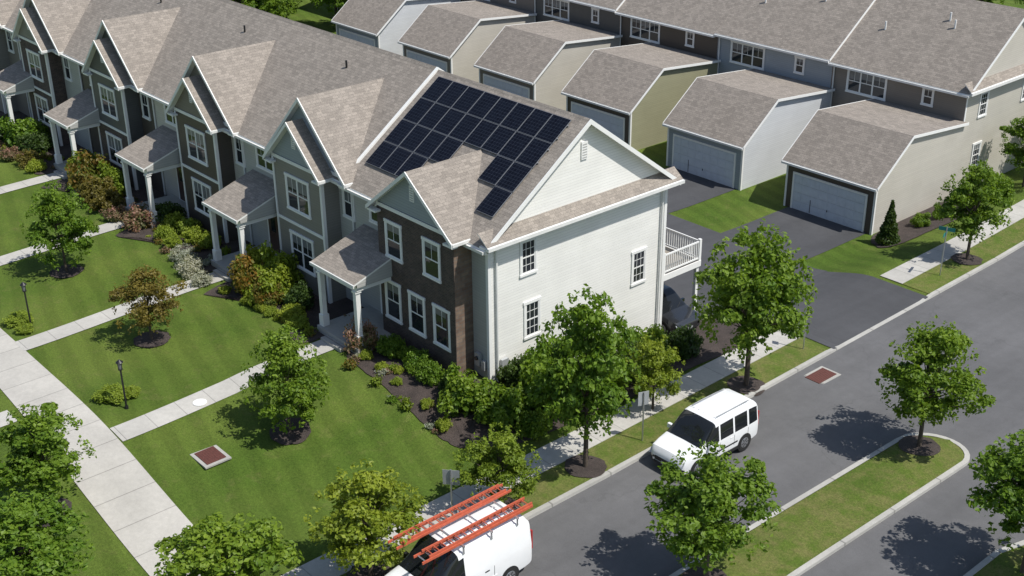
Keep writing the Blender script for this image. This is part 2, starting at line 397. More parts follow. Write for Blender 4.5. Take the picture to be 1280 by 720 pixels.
# ------------------------------------------------------------------ buildings
HE,RY,SL=6.05,5.125,.72;ZR=HE+SL*RY
def window(mb,c,w,h,ax,panes=1,grid_=False,blind=.5):
    c=V(c)
    n={'-y':V((0,-1,0)),'+x':V((1,0,0))}[ax];t={'-y':V((1,0,0)),'+x':V((0,1,0))}[ax];z=V((0,0,1))
    def bx(cu,cv,wu,hv,d0,d1,mat):
        p=c+t*(cu-wu/2)+z*(cv-hv/2)+n*d0
        mb.prism(p,p+t*wu,z*hv,n*(d1-d0),mat)
    cw=.10
    bx(0,h/2+cw/2,w+2*cw+.06,cw+.03,-.02,.06,'trim');bx(0,-h/2-cw/2,w+2*cw+.04,cw,-.02,.075,'trim')
    bx(-w/2-cw/2,0,cw,h,-.02,.05,'trim');bx(w/2+cw/2,0,cw,h,-.02,.05,'trim')
    pw=w/panes
    for i in range(panes):
        u=-w/2+pw*(i+.5)
        hb=min(h*blind*random.uniform(.4,1.3),h*.97)
        if hb>.05: bx(u,h/2-hb/2,pw,hb,-.02,.012,'blind')
        if h-hb>.03: bx(u,-hb/2,pw,h-hb,-.02,.010,'glass')
        bx(u,0,pw,.05,0,.03,'trim')
        bx(u-pw/2+.025,0,.05,h,0,.034,'trim');bx(u+pw/2-.025,0,.05,h,0,.034,'trim')
        bx(u,h/2-.025,pw,.05,0,.032,'trim');bx(u,-h/2+.025,pw,.05,0,.032,'trim')
        if grid_:
            for q in (-.17,.17): bx(u+q*pw,0,.02,h,0,.02,'trim')
            for q in (-.25,.25): bx(u,q*h,pw,.02,0,.019,'trim')
        else: bx(u,h*.25,.02,h*.5,0,.02,'trim')
def cross_gable(rf,tr,wl,xc_,hw,yf,ze,zr,gm,ov=.3,vent=True):
    H=hw+ov;ye=(ze-HE)/SL+.25;yi=(zr-HE)/SL+.1;yo=yf-ov;t=.12
    for s in (-1,1):
        pts=[(xc_+s*H,yo,ze),(xc_,yo,zr),(xc_,yi,zr),(xc_+s*H,ye,ze)]
        if s<0: pts=pts[::-1]
        rf.slab(pts,(0,0,t),'shingle','trim')
        d=V((0,-.045,0))
        tr.prism((xc_+s*(H+.02),yo,ze-.01),(xc_,yo,zr+.01),(0,0,-.18),d,'trim')
        tr.prism((xc_+s*H,yo,ze-.14),(xc_+s*H,ye+.2,ze-.14),(s*.05,0,0),(0,0,.12),'gutter')
        tr.prism((xc_+s*H,yo-.0,ze-.22),(xc_+s*(hw-.3),yo,ze-.22),(0,ov-.01,0),(0,0,.09),'trim')
    m=(zr-ze)/H
    wl.poly([(xc_-hw,yf,ze+m*ov-.1),(xc_+hw,yf,ze+m*ov-.1),(xc_,yf,zr-.12)],gm)
    tr.prism((xc_-hw,yf-.003,ze+.02),(xc_+hw,yf-.003,ze+.02),(0,-.035,0),(0,0,.16),'trim')
    if vent:
        zc=(ze+zr)/2+.1
        tr.box(xc_-.14,xc_+.14,yf-.05,yf+.0,zc-.33,zc+.33,'trim')
        for q in range(6): tr.box(xc_-.1,xc_+.1,yf-.062,yf-.052,zc-.28+q*.1,zc-.24+q*.1,'ltgray_siding')
def porch(tr,rf,wl,xp,z0):
    x0,x1=xp-1.62,xp+1.62;yf=-2.85;za=3.05;zb=4.0
    rf.slab([(x0,yf,za),(x1,yf,za),(x1,-.02,zb),(x0,-.02,zb)],(0,0,.08),'shingle','trim')
    tr.prism((x0-.02,yf-.002,za-.01),(x1+.02,yf-.002,za-.01),(0,-.06,0),(0,0,-.13),'gutter')
    for x in (x0,x1-.06):
        for xx,rv in ((x,1),(x+.06,-1)):
            wl.poly([(xx,yf+.15,2.85),(xx,-.02,2.85),(xx,-.02,zb-.1),(xx,yf+.15,za-.03)][::rv],'ltgray_siding')
    tr.box(x0+.1,x1-.1,yf+.18,yf+.40,2.64,2.90,'trim')
    for x in (x0+.1,x1-.30): tr.box(x,x+.20,yf+.41,-.02,2.64,2.88,'trim')
    for x in (xp-1.34,xp+1.34):
        tr.box(x-.11,x+.11,yf+.17,yf+.39,.02,2.64,'trim')
        tr.box(x-.16,x+.16,yf+.12,yf+.44,.01,.55,'trim');tr.box(x-.15,x+.15,yf+.13,yf+.43,2.53,2.62,'trim')
    wl.box(x0+.05,x1-.05,yf+.02,-.01,-.9,0.0,'kerb')
    wl.box(xp-.75,xp+.75,yf-.35,yf+.0,-.9,-.17,'kerb')
    tr.box(xp-.62,xp+.62,-.05,.02,0,2.45,'trim');tr.box(xp-.46,xp+.46,-.08,-.052,.05,2.15,'door')
    tr.box(xp-.2,xp+.2,-.095,-.082,1.2,1.95,'glass')
    tr.cyl((xp+.9,-.12,2.0),(xp+.9,-.12,2.3),.08,.06,'dark',8)
def townhouse(k,xcb,hw,baym,recm,gm,end=False,zr=8.0,double=True,lowm=None):
    xr=-k*Wd;xl=xr-Wd
    e=empty('townhouse',(xr-Wd/2,5,-.3))
    wl,rf,tr,wn=MB(),MB(),MB(),MB()
    yb=-.9;zb=5.85
    up=0 if k==0 else .10
    wl.poly([(xl,0,-2),(xr,0,-2),(xr,0,HE),(xl,0,HE)],recm)
    wl.poly([(xr,2*RY,-4),(xl,2*RY,-4),(xl,2*RY,HE),(xr,2*RY,HE)],'beige_siding')
    if end:
        wl.poly([(0,0,-3.5),(0,2*RY,-3.5),(0,2*RY,HE),(0,RY,ZR-.1),(0,0,HE)],'white_siding')
        wl.prism((0.0,0,-3.5),(0.0,2*RY,-3.5),(.02,0,0),(0,0,3.5-1.75),'kerb')
    if k==1:
        wl.poly([(xr,-.4,HE-.4),(xr,2*RY,HE-.4),(xr,2*RY,HE+.05),(xr,RY,ZR+.05),(xr,-.4,HE-.25)],'trim')
    if k==6: wl.poly([(xl,0,-3),(xl,2*RY,-3),(xl,2*RY,HE),(xl,RY,ZR),(xl,0,HE)],'tan_siding')
    xa=xr+(.35 if end else 0);xb=xl-(.35 if k==6 else 0)
    o=.45
    for s in (-1,1):
        ye=-o if s<0 else 2*RY+o;ze=HE-SL*o+up
        pts=[(xb,ye,ze),(xa,ye,ze),(xa,RY,ZR+up),(xb,RY,ZR+up)]
        if s>0: pts=pts[::-1]
        rf.slab(pts,(0,0,.16),'shingle','trim')
        if s<0:
            tr.prism((xb,ye,ze-.18),(xa,ye,ze-.18),(0,-.11,0),(0,0,.12),'gutter')
            tr.prism((xb,ye+.02,ze-.22),(xa,ye+.02,ze-.22),(0,o-.03,0),(0,0,.03),'trim')
    rf.prism((xb,RY-.14,ZR+up-.10),(xa,RY-.14,ZR+up-.10),(0,.14,.13),(0,.14,-.13),'shingle')
    if end or k==1:
        for s in (-1,1):
            ye=-o if s<0 else 2*RY+o
            tr.prism((xa+.002,ye,HE-SL*o+up+.02),(xa+.002,RY,ZR+up+.02),(0,0,-.21 if end else -.15),(.05,0,0),'trim')
            if k==1: tr.prism((xa-.08,ye,HE-SL*o+up+.005),(xa-.08,RY,ZR+up+.005),(0,0,.025),(.12,0,0),'trim')
    x0,x1=xcb-hw,xcb+hw
    lm=lowm or baym
    wl.poly([(x0,yb,-2),(x1,yb,-2),(x1,yb,2.95),(x0,yb,2.95)],lm)
    wl.poly([(x0,yb,2.95),(x1,yb,2.95),(x1,yb,zb+.2),(x0,yb,zb+.2)],baym)
    sm_='stone' if end else baym
    wl.poly([(x1,yb,-2),(x1,0,-2),(x1,0,zb+.2),(x1,yb,zb+.2)],sm_)
    wl.poly([(x0,0,-2),(x0,yb,-2),(x0,yb,zb+.2),(x0,0,zb+.2)],baym)
    if end:
        tr.box(x1-.6,x1+.012,yb-.03,yb-.002,-2,zb-.1,'brick')
    else:
        tr.box(x1-.12,x1+.03,yb-.035,yb-.002,-1,zb,'trim');tr.box(x1+.003,x1+.03,yb,yb+.12,-1,zb,'trim')
        tr.box(x0-.03,x0+.10,yb-.035,yb-.002,-1,zb,'trim')
        tr.box(x0,x1,yb-.04,yb-.003,2.88,3.02,'trim')
    if not end:
        cross_gable(rf,tr,wl,xcb+.25,hw+.95,-.35,5.9,9.05,gm,vent=False)
    cross_gable(rf,tr,wl,xcb,hw,yb,zb,zr,gm)
    if end:
        for x in (-1.889,-3.554,-5.22): window(wn,(x,yb,1.7),.92,1.65,'-y',1,blind=.35)
        for x in (-2.417,-4.97): window(wn,(x,yb,4.55),.95,1.5,'-y',1,blind=.4)
        for (y,z,h) in ((2.1,4.6,1.4),(2.3,1.75,1.5),(8.6,2.15,1.45)): window(wn,(0,y,z),.72,h,'+x',1,True,blind=0)
        tr.box(-.12,.03,-.03,.0-.002,-2,5.75,'trim');tr.box(.003,.03,0,.13,-2,5.75,'trim');tr.box(.003,.03,2*RY-.13,2*RY+.03,-3.5,5.75,'trim')
        yA,yB=-.45,2*RY+.45
        rf.slab([(.52,yA,5.86),(.52,yB,5.86),(-.05,yB,6.30),(-.05,yA,6.30)],(0,0,.05),'shingle','trim')
        tr.box(.03,.50,yA,yB,5.72,5.80,'trim');tr.prism((.52,yA-.01,5.70),(.52,yB+.01,5.70),(.09,0,0),(0,0,.14),'gutter')
        tr.box(.002,.06,RY-.17,RY+.17,8.0,8.75,'trim')
        for q in range(6): tr.box(.062,.07,RY-.12,RY+.12,8.06+q*.11,8.10+q*.11,'ltgray_siding')
        tr.cyl((.09,.35,-1.2),(.09,.35,5.65),.05,.05,'gutter',8);tr.cyl((.09,9.9,-2.5),(.09,9.9,5.65),.05,.05,'gutter',8)
    else:
        window(wn,(xcb,yb,4.45),1.75,1.55,'-y',2,blind=.45);window(wn,(xcb,yb,1.6),1.75,1.6,'-y',2,blind=.4)
    xp=xr-6.85
    window(wn,(xp-.25,0,4.95),1.5,1.15,'-y',2,blind=.4)
    if not end:
        window(wn,(xcb+hw+.75,0,4.7),.7,1.4,'-y',1,blind=.4)
    porch(tr,rf,wl,xp,0)
    for (dx,yy) in ((2.0,7.5),(5.5,3.9)) if not end else ():
        z=ZR-SL*abs(yy-RY);tr.cyl((xr-dx,yy,z-.1),(xr-dx,yy,z+.45),.05,.05,'dark',8)
    tr.cyl((xl+.22,-.06,-.3),(xl+.22,-.06,5.7),.05,.05,'gutter',8)
    wl.build('walls',e);rf.build('roof',e,recalc=False);tr.build('trim',e);wn.build('windows',e)
    return e
townhouse(0,-3.55,2.55,'brick','ltgray_siding','blue_siding',end=True,zr=8.05)
townhouse(1,-12.3,2.0,'gray_siding','ltgray_siding','blue_siding',zr=8.0)
townhouse(2,-21.75,2.0,'dark_siding','beige_siding','tan_siding',zr=8.0)
townhouse(3,-31.9,2.0,'dkgreen_siding','dark_siding','dkgreen_siding',zr=8.0,lowm='brick')
townhouse(4,-42.2,2.0,'brick','ltgray_siding','gray_siding',zr=8.0)
townhouse(5,-51.2,2.0,'gray_siding','tan_siding','blue_siding',zr=8.0)
townhouse(6,-60.6,2.0,'dark_siding','beige_siding','tan_siding',zr=8.0)
# solar array
e=empty('solar_panel_array',(-4.6,2.6,8.0));pn,fr=MB(),MB()
A=math.atan(SL);ca,sa=math.cos(A),math.sin(A)
nv=V((0,-sa,ca))
def rp(x,s,h): return V((x,RY-s*ca,ZR-s*sa))+nv*h
lay=[range(8),range(8),[0,1,2,3,6,7],[0,1,2,7]]
for r,cols in enumerate(lay):
    for c in cols:
        x0=-8.93+c*1.072;s0=.35+r*1.3;w=1.045;h=1.27
        a=rp(x0,s0+h,.07);fr.prism(a,rp(x0+w,s0+h,.07),rp(x0,s0,.07)-a,nv*.035,'frame')
        a=rp(x0+.015,s0+h-.015,.105);pn.prism(a,rp(x0+w-.015,s0+h-.015,.105),rp(x0+.015,s0+.015,.105)-a,nv*.004,'solar')
for s in (.6,1.3,1.9,2.6): fr.prism(rp(-8.95,s,0),rp(-.35,s,0),nv*.069,V((0,-.04*ca,-.04*sa)),'alu')
pn.build('panels',e);fr.build('frames',e)
# deck behind end unit
e=empty('rear_deck',(-3,11.5,0));mb=MB()
mb.box(-6.5,-.1,10.3,12.9,.95,1.12,'wood');mb.box(-6.5,-.08,12.9,12.95,.85,1.14,'trim');mb.box(-.1,-.05,10.3,12.9,.85,1.14,'trim')
for x in (-6.4,-3.2,-.2): mb.box(x-.08,x+.08,12.7,12.86,-2.6,.95,'trim')
mb.build('platform',e);mb=MB()
for x in (-6.4,-3.2,-.14): mb.box(x-.07,x+.07,12.78,12.92,1.12,2.2,'trim')
mb.box(-.2,-.07,10.35,10.48,1.12,2.2,'trim')
for z in (1.22,2.05):
    mb.box(-6.4,-.1,12.82,12.88,z,z+.07,'trim');mb.box(-.16,-.1,10.4,12.85,z,z+.07,'trim')
for x in frange(-6.3,-.2,.14): mb.box(x-.02,x+.02,12.835,12.865,1.29,2.05,'trim')
for y in frange(10.5,12.75,.14): mb.box(-.145,-.115,y-.02,y+.02,1.29,2.05,'trim')
mb.build('railing',e)
e=empty('electric_meters',(-.5,-.1,.4));mb=MB()
mb.box(-.75,-.45,-.18,-.03,.2,.75,'signback');mb.box(.05,.2,.5,.85,-.1,.5,'signback');mb.cyl((-.6,-.18,.55),(-.6,-.25,.55),.09,.09,'glass',12)
mb.box(-.38,-.18,-.15,-.03,.1,.5,'signback');mb.build('boxes',e)
# row 2
GY=29.4;BY=38.0;Z0=-2.85;E2=4.0;SL2=.74;RY2=BY+5.1;ZR2=E2+SL2*5.1
GRY=32.2;GRZ=2.45;GBZ=1.95
cols2=['tan_siding','blue_siding','dark_siding','dkgreen_siding','tan_siding','beige_siding']
frontc=['dark_siding','blue_siding','dark_siding','tan_siding','tan_siding','blue_siding']
sidec=['beige_siding','cool_siding','olive_siding','beige_siding','beige_siding','cool_siding']
for k in range(7):
    kk=k%6
    xr=-1.7-k*Wd;xl=xr-Wd;e=empty('townhouse',(xr-Wd/2,BY+5,Z0))
    wl,rf,tr,wn=MB(),MB(),MB(),MB()
    wl.poly([(xl,BY,Z0-1),(xr,BY,Z0-1),(xr,BY,E2),(xl,BY,E2)],cols2[kk])
    wl.poly([(xr,BY+10.2,Z0-1),(xl,BY+10.2,Z0-1),(xl,BY+10.2,E2),(xr,BY+10.2,E2)],'beige_siding')
    if k==0:
        wl.poly([(xr,BY,Z0-1),(xr,BY+10.2,Z0-1),(xr,BY+10.2,E2),(xr,RY2,ZR2-.1),(xr,BY,E2)],'beige_siding')
        for (y,z) in ((BY+2,2.6),(BY+2,-.6),(BY+7,2.6)): window(wn,(xr,y,z),.75,1.4,'+x',1,True,blind=.2)
        rf.slab([(xr+.45,BY-.4,E2-.15),(xr+.45,BY+10.6,E2-.15),(xr-.05,BY+10.6,E2+.3),(xr-.05,BY-.4,E2+.3)],(0,0,.05),'shingle','trim')
        tr.prism((xr+.45,BY-.41,E2-.36),(xr+.45,BY+10.6,E2-.36),(.08,0,0),(0,0,.17),'gutter')
        tr.box(xr+.003,xr+.03,BY,BY+.13,Z0,E2-.2,'trim')
    if k==6: wl.poly([(xl,BY,Z0-1),(xl,BY,E2),(xl,RY2,ZR2),(xl,BY+10.2,E2),(xl,BY+10.2,Z0-1)],'beige_siding')
    up=.12*(k%2);xa=xr+(.35 if k==0 else 0);xb=xl-(.35 if k==6 else 0);o=.4
    for s in (-1,1):
        ye=BY-o if s<0 else BY+10.2+o;ze=E2-SL2*o+up
        pts=[(xb,ye,ze),(xa,ye,ze),(xa,RY2,ZR2+up),(xb,RY2,ZR2+up)]
        rf.slab(pts if s<0 else pts[::-1],(0,0,.16),'shingle','trim')
        if s<0: tr.prism((xb,ye,ze-.18),(xa,ye,ze-.18),(0,-.11,0),(0,0,.12),'gutter')
        tr.prism((xa+.002,ye,ze+.02),(xa+.002,RY2,ZR2+up+.02),(0,0,-.18),(.04,0,0),'trim')
    window(wn,(xr-6.8,BY,2.75),2.7,1.35,'-y',3,blind=.35)
    window(wn,(xr-2.5,BY,2.9),.6,.95,'-y',1,blind=.3)
    window(wn,(xr-8.0,BY,-.6),1.6,1.5,'-y',2,blind=.3)
    tr.cyl((xl+.2,BY-.06,Z0),(xl+.2,BY-.06,E2-.3),.05,.05,'gutter',8)
    for (dx,yy) in ((3.2,41.2),(3.8,41.6),(7.4,40.3)):
        z=ZR2-SL2*abs(yy-RY2)+up;tr.cyl((xr-dx,yy,z-.1),(xr-dx,yy,z+.5),.06,.06,'trim',8)
    wl.build('walls',e);rf.build('roof',e);tr.build('trim',e);wn.build('windows',e)
    if k==6: continue
    gr=-1.55-k*Wd;gl=gr-6.1;e=empty('detached_garage',((gr+gl)/2,GY+3.5,Z0));wl,rf,tr,dr=MB(),MB(),MB(),MB()
    ye2=BY-.02;zt=.28
    prof=[(GY,zt),(GRY,GRZ-.1),(ye2,GBZ-.1)]
    for x,mt in ((gr,sidec[kk]),(gl,sidec[kk])):
        p=[(x,GY,Z0-.6),(x,ye2,Z0-.6)]+[(x,y,z) for y,z in prof[::-1]]
        wl.poly(p if x==gr else p[::-1],mt)
    wl.poly([(gl,GY,Z0-.6),(gr,GY,Z0-.6),(gr,GY,zt),(gl,GY,zt)],frontc[kk])
    ov=.28;m1=(GRZ-zt)/(GRY-GY);zf=zt-ov*m1+.02
    rf.slab([(gl-.2,GY-ov,zf),(gr+.2,GY-ov,zf),(gr+.2,GRY,GRZ),(gl-.2,GRY,GRZ)],(0,0,.12),'shingle','trim')
    rf.slab([(gl-.2,GRY+.002,GRZ),(gr+.2,GRY+.002,GRZ),(gr+.2,ye2,GBZ),(gl-.2,ye2,GBZ)],(0,0,.12),'shingle','trim')
    for x,s in ((gr+.202,1),(gl-.202,-1)):
        tr.prism((x,GY-ov,zf+.02),(x,GRY,GRZ+.02),(0,0,-.16),(s*.04,0,0),'trim')
        tr.prism((x,GRY,GRZ+.02),(x,ye2,GBZ+.02),(0,0,-.16),(s*.04,0,0),'trim')
    tr.prism((gl-.2,GY-ov,zf-.16),(gr+.2,GY-ov,zf-.16),(0,-.10,0),(0,0,.12),'gutter')
    for x in (gl-.02,gr-.1): tr.box(x,x+.12,GY-.03,GY-.002,Z0,zt-.15,'trim')
    tr.box(gr+.002,gr+.03,GY-.03,GY+.1,Z0,zt-.1,'trim')
    dc=(gr+gl)/2;dz=Z0+.03;dh=2.2;dw=4.9
    tr.box(dc-dw/2-.11,dc-dw/2,GY-.06,GY-.002,dz,dz+dh,'trim');tr.box(dc+dw/2,dc+dw/2+.11,GY-.06,GY-.002,dz,dz+dh,'trim');tr.box(dc-dw/2-.11,dc+dw/2+.11,GY-.06,GY-.002,dz+dh,dz+dh+.12,'trim')
    for r in range(4):
        for c in range(8):
            x0=dc-dw/2+c*dw/8;z0=dz+r*dh/4
            dr.box(x0,x0+dw/8,GY-.02,GY-.004,z0+.012,z0+dh/4,'gdoor')
            dr.box(x0+.06,x0+dw/8-.06,GY-.035,GY-.0205,z0+.08,z0+dh/4-.07,'gdoor')
    dr.box(dc-.02,dc+.02,GY-.06,GY-.036,dz+.5,dz+.62,'dark');dr.box(dc-1.2,dc-1.17,GY-.05,GY-.037,dz+.1,dz+.9,'dark')
    wl.build('walls',e);rf.build('roof',e);tr.build('trim',e);dr.build('door',e)
# ------------------------------------------------------------------ vegetation
def leaves(rs,cent,rad,n,size,up=.5):
    d=rs.normal(size=(n,3));d/=np.linalg.norm(d,axis=1)[:,None]
    r=rs.random(n)**.45
    p=np.array(cent)+d*r[:,None]*np.array(rad)
    nr=d*.7+rs.normal(size=(n,3))*.55+np.array([0,0,up]);nr/=np.linalg.norm(nr,axis=1)[:,None]
    t=np.cross(nr,rs.normal(size=(n,3)));t/=np.linalg.norm(t,axis=1)[:,None]+1e-9
    b=np.cross(nr,t);s=size*(.6+.8*rs.random(n))[:,None]
    a=t*s;c=b*s*.62
    return np.stack([p-a,p-c+nr*s*.12,p+a,p+c+nr*s*.12],1)
def leafmesh(name,quads,tints,lm,trunk=None):
    verts=[];faces=[];mi=[];tt=[]
    if trunk:
        verts+= [tuple(v) for v in trunk.v];faces+=trunk.f;mi+=[0]*len(trunk.f);tt+=[0]*len(trunk.f)
    Q=np.concatenate(quads);T=np.concatenate(tints);o=len(verts)
    verts+=Q.reshape(-1,3).tolist();n=len(Q)
    faces+=(np.arange(n*4).reshape(-1,4)+o).tolist();mi+=[1]*n;tt+=T.tolist()
    me=bpy.data.meshes.new(name);me.from_pydata(verts,[],faces)
    me.materials.append(M['bark']);me.materials.append(M[lm])
    me.polygons.foreach_set('material_index',mi)
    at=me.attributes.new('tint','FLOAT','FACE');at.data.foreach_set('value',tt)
    return me
def tree_mesh(seed,H,R,th,n,lm,leaf=.12,ncl=64,shape='ovate'):
    rs=np.random.RandomState(seed);rd=random.Random(seed)
    tr=MB();top=V((rd.uniform(-.1,.1),rd.uniform(-.1,.1),H*.8))
    kn=[V((0,0,-.1)),V((rd.uniform(-.05,.05),0,th)),V((rd.uniform(-.1,.1),rd.uniform(-.1,.1),(th+H)/2)),top]
    rr=[.11,.085,.05,.015]
    for i in range(3): tr.cyl(kn[i],kn[i+1],rr[i]*H/6,rr[i+1]*H/6,'bark',8,False)
    qs=[];ts=[]
    cz=(th*.85+H)/2;rv=(H-th*.85)/2
    for i in range(ncl):
        d=rs.normal(size=3);d/=np.linalg.norm(d);q=.25+.72*rs.random()**.6
        zz=d[2]*q
        wid=(1-.42*max(zz,0)-.2*max(-zz,0)) if shape=='ovate' else (1-.75*max(zz+.3,0)*.85)
        ang=math.atan2(d[1],d[0]);lump=1+.20*math.sin(ang*3+seed)+.14*math.sin(ang*5+seed*2)
        c=np.array([d[0]*q*R*wid*lump,d[1]*q*R*wid*lump,cz+zz*rv])
        cr=R*rs.uniform(.13,.27)
        m=int(n/ncl*rs.uniform(.4,1.6))
        qs.append(leaves(rs,c,(cr*1.15,cr*1.15,cr*.55),m,leaf))
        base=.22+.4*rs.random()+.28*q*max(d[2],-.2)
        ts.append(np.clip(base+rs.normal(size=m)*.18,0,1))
        if i%2==0:
            h=th*.9+max(0,(c[2]-th*.9))*.45
            s=V((0,0,h));en=V(c.tolist());mid=s.lerp(en,.5)+V((0,0,-.08))
            tr.cyl(s,mid,.035*H/6,.022*H/6,'bark',5,False);tr.cyl(mid,en,.022*H/6,.006,'bark',5,False)
    m=int(n*.08);d=rs.normal(size=(m,3));d/=np.linalg.norm(d,axis=1)[:,None]
    for i in range(0,m,10):
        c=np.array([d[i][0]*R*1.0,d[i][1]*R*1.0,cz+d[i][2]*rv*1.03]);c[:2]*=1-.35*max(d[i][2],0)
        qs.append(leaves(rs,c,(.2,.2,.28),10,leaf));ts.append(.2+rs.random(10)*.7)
    return leafmesh('tree_mesh_%d'%seed,qs,ts,lm,tr)
def shrub_mesh(seed,n,lm,leaf=.06,ball=True):
    rs=np.random.RandomState(seed);qs=[];ts=[]
    tr=MB()
    for i in range(5):
        a=rs.uniform(0,6.28);tr.cyl((0,0,-.05),(.5*math.cos(a),.5*math.sin(a),.6),.03,.01,'bark',5,False)
    k=26
    for i in range(k):
        d=rs.normal(size=3);d/=np.linalg.norm(d);d[2]=abs(d[2])*1.0
        q=rs.uniform(.55,.85) if ball else rs.uniform(.3,.95)
        c=np.array([d[0]*q,d[1]*q,.25+d[2]*q*(.75 if ball else .9)]);cr=.26 if ball else .3
        m=n//k;qs.append(leaves(rs,c,(cr,cr,cr),m,leaf,up=.4));ts.append(np.clip(.35+.3*rs.random()+rs.normal(size=m)*.2,0,1))
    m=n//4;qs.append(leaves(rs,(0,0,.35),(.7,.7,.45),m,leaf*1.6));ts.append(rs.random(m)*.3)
    return leafmesh('shrub_mesh_%d'%seed,qs,ts,lm,tr)
def put(name,me,x,y,s=1.,sz=None,rot=None,z=None):
    o=bpy.data.objects.new(name,me);sc.collection.objects.link(o)
    o.location=(x,y,(g(x,y) if z is None else z)+.02);o.scale=(s,s,sz if sz else s);o.rotation_euler=(0,0,random.uniform(0,6.28) if rot is None else rot);return o
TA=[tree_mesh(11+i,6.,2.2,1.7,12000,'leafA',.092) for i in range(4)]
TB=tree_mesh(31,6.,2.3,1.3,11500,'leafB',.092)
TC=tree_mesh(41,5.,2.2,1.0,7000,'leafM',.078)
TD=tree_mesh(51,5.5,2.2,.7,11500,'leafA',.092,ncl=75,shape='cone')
isl=lambda x,y:st(y)+.19-.05*abs(x-13.86)
def tree(nm,me,x,y,H,Wm,H0,R0,disc=True,zf=None):
    put(nm,me,x,y,Wm/2/R0,H/H0,z=zf(x,y) if zf else None)
    if disc: blob('mulch_ring',[(x+.8*math.cos(a),y+.8*math.sin(a)) for a in [i*.785 for i in range(8)]],.05 if not zf else .02,'mulch',3,3,.04,zf)
tree('maple_tree',TD,-2.8,-7.8,4.4,3.3,5.5,2.2)
tree('maple_tree',TC,-12.7,-8.6,3.4,3.2,5.,2.2)
tree('maple_tree',TD,-22.1,-8.4,4.5,3.4,5.5,2.2)
tree('maple_tree',TA[0],-3.9,-17.0,4.1,3.7,6.,2.2)
tree('maple_tree',TB,5.9,-10.2,4.2,3.8,6.,2.3)
tree('maple_tree',TB,5.9,-4.6,3.4,2.9,6.,2.3)
tree('maple_tree',TA[1],6.0,-.4,7.2,4.1,6.,2.2)
tree('maple_tree',TB,4.7,4.7,3.4,2.4,6.,2.3,False)
tree('maple_tree',TA[2],5.9,9.2,7.2,4.9,6.,2.2)
tree('maple_tree',TA[3],13.4,10.5,5.3,3.9,6.,2.2,True,isl)
tree('maple_tree',TA[0],13.5,-2.2,5.0,4.2,6.,2.2,True,isl)
tree('maple_tree',TA[2],20.1,6.1,5.4,4.3,6.,2.2,False,lambda x,y:-1.42)
tree('maple_tree',TA[1],4.7,28.7,5.3,3.7,6.,2.2)
tree('maple_tree',TA[3],5.7,-15.2,4.3,4.4,6.,2.2,False)
tree('maple_tree',TA[1],.2,-19.4,4.0,4.4,6.,2.2,False)
tree('maple_tree',TA[0],.9,41.5,4.5,3.4,6.,2.2,False);tree('maple_tree',TA[3],.8,45.5,5,3.4,6.,2.2,False)
SG=shrub_mesh(1,2600,'leafA');SY=shrub_mesh(2,2400,'leafY');SD=shrub_mesh(3,2600,'leafC');SO=shrub_mesh(4,2200,'leafO',.07,False)
SW=shrub_mesh(5,2000,'leafW',.055,False);SP=shrub_mesh(6,2200,'leafP',.06,False);SGL=shrub_mesh(7,3600,'leafA',.07,False);SR=shrub_mesh(8,2200,'leafM',.07,False);SB=shrub_mesh(9,3000,'leafB',.07,False)
